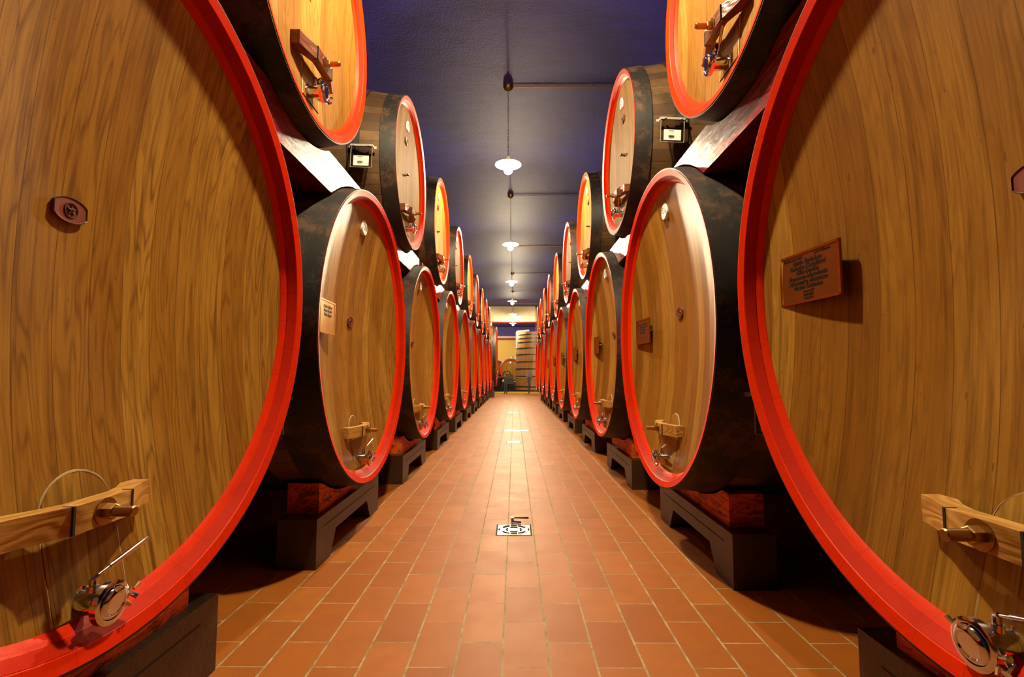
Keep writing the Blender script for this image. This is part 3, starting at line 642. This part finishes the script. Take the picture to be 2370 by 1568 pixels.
t = copy_cask(protoU, ('lever',)); t.scale = (.8, .91, .91); t.location = (-.27, 32.0, 0); t.rotation_euler = (0, 0, -pi / 2)
for c in t.children: c.location = (0, 0, (CAMH + .24) / .91)
t['label'] = 'small round cask facing the aisle end, red rim and white number badge'; t['group'] = 'casks in the far room'
t = copy_cask(protoU, ('lever',)); t.scale = (.7, .93, .93); t.location = (-1.52, 34.3, 0); t.rotation_euler = (0, 0, -pi / 2 - .25)
for c in t.children: c.location = (0, 0, (CAMH + .22) / .95)
t['label'] = 'dark cask half hidden behind the small facing cask, against the yellow wall'; t['group'] = 'casks in the far room'
bm = BM(); box(bm, -2.3, .25, 32.5, 35.2, 0, .61); o = obj('cask_stand', bm, M['iron'], None, smooth=False); tag(o, 'black low stand beneath the small facing cask at the far end', 'stand')
bm = BM(); tube(bm, [(-.10, 32.15, CAMH + .90), (-.10, 32.15, CAMH + 1.12)], .06, 12); tube(bm, [(-.26, 32.15, CAMH + 1.02), (.06, 32.15, CAMH + 1.02)], .05, 12); tag(obj('bung_valve', bm, M['steel']), 'chrome valve on top of the small facing cask', 'valve')
# upright tank
t = thing('upright_oak_vat', 'tall tapered upright oak vat with black iron bands behind the railing', 'vat', (1.36, 31.05, 0))
bm = BM(); VH = 3.76
lathe_z(bm, [(0, 0), (0, 1.33), (VH, 1.22), (VH, 1.16), (VH - .08, 1.15), (VH - .08, 0)], 64); obj('staves', bm, M['tank'], t)
for py in (774, 783, 792, 806, 821, 838, 854.5, 872, 896, 905):
    hz = CAMH + (865.5 - py) * 29.8 / 1133.7; rv = 1.33 - .11 * hz / VH
    bm = BM(); lathe_z(bm, [(hz - .035, rv - .01), (hz - .035, rv + .012), (hz + .035, rv + .010), (hz + .035, rv - .01)], 64); obj('band', bm, M['iron'], t)
bm = BM(); lathe_z(bm, [(0, .10), (.05, .10), (.05, .06), (.12, .05), (.12, 0)], 16); xform(bm, Matrix.Translation((-.45, -1.24, .62)) @ Matrix.Rotation(pi / 2, 4, 'X')); obj('manway_valve', bm, M['steel'], t)
bm = BM(); lathe_z(bm, [(0, .17), (.03, .17), (.03, .0)], 24); xform(bm, Matrix.Translation((-.47, -1.27, 1.05)) @ Matrix.Scale(1.6, 4, (0, 0, 1)) @ Matrix.Rotation(pi / 2, 4, 'X')); obj('manway_door', bm, M['steel'], t)
bm = BM(); tube(bm, [(.12, 29.9, 2.75), (.12, 29.9, CAMH + 2.5), (.14, 29.9, CAMH + 2.56), (.9, 29.9, CAMH + 2.64)], .055, 10); tag(obj('cooling_pipe', bm, M['white']), 'pale bent pipe running up and over the upright vat', 'pipe')
# railing, kerb, press
bm = BM(); box(bm, -XW, XW, 29.58, 29.68, 0, .10); tag(obj('kerb', bm, M['curb'], None, smooth=False), 'low yellow painted kerb at the end of the tiled aisle', 'kerb')
t = thing('guard_rail', 'thin metal guard rail across the end of the aisle', 'railing', (0, 29.55, 0))
bm = BM(); tube(bm, [(-1.1, 0, .98), (1.9, 0, .98)], .018, 8); obj('top_rail', bm, M['steel'], t)
for x in (-.59, -.47, .86): bm = BM(); box(bm, x - .035, x + .035, -.02, .02, 0, .98); obj('post', bm, M['iron'], t, smooth=False)
t = thing('basket_press', 'black iron machine with a large hand wheel behind the guard rail', 'machine', (-.55, 30.4, 0))
bm = BM(); lathe_z(bm, [(.25, 0), (.25, .22), (.45, .34), (.95, .34), (1.0, .30), (1.0, 0)], 24, (-.55, 0, 0)); obj('drum', bm, M['iron'], t)
bm = BM(); torus(bm, .24, .028, Matrix.Translation((.07, -.1, 1.10)) @ Matrix.Rotation(pi / 2, 4, 'X'), 32, 8)
for k in range(3): a = k * 2 * pi / 3 + .3; tube(bm, [(.07, -.1, 1.10), (.07 + .24 * cos(a), -.1, 1.10 + .24 * sin(a))], .018, 6)
obj('hand_wheel', bm, M['iron'], t)
for x, dx in ((.0, -.25), (.35, .28), (.2, -.1)):
    bm = BM(); tube(bm, [(x, 0, .95), (x + dx, .05, .0)], .03, 8); obj('leg', bm, M['iron'], t)
bm = BM(); box(bm, -.1, .5, -.12, .2, .55, .98); obj('gearbox', bm, M['iron'], t, smooth=False)
# exit sign
t = thing('exit_sign', 'small white emergency exit sign with green pictogram on the concrete beam', 'sign', (.19, 31.76, CAMH + 3.66))
bm = BM(); box(bm, -.21, .21, -.03, .03, -.12, .12); bevel(bm, .006); obj('sign_panel', bm, M['white'], t, smooth=False)
bm = BM(); y = -.032
box(bm, -.055, .055, y, -.029, .045, .060); box(bm, -.055, .055, y, -.029, -.06, -.045); box(bm, -.055, -.04, y, -.029, -.06, .06); box(bm, .04, .055, y, -.029, -.06, .06)
box(bm, -.012, .012, y, -.029, -.03, .02); tube(bm, [(0, y, .03), (0, -.028, .03)], .010, 8)
for s_ in (-1, 1): prism(bm, [(s_ * .14, 0), (s_ * .09, .035), (s_ * .09, -.035)], 0, .001, 'z')
for v in bm.verts[-12:]: v.co = Vector((v.co.x, y + (.002 if v.co.z > .0005 else 0), v.co.y))
obj('pictogram', bm, M['green'], t, smooth=False)

# unseen lamps added beyond the beam to brighten the yellow wall
for x, y, lab in ((-3.0, 35.0, 'added unseen far room lamp behind the left row of casks'), (-3.2, 41.0, 'added unseen far room lamp at the left, behind the tallest cask'), (3.5, 38.0, 'added unseen far room lamp at the right, behind the upright vat')):
    t = copy_cask(lp); t.scale = (LS, LS, LS); t.location = (x, y, LAMP_Z); t['label'] = lab; t['group'] = 'added unseen far room lamps'

# remove the two prototypes
for p in (protoB, protoU):
    for c in list(p.children):
        for g_ in list(c.children): bpy.data.objects.remove(g_)
        bpy.data.objects.remove(c)
    bpy.data.objects.remove(p)
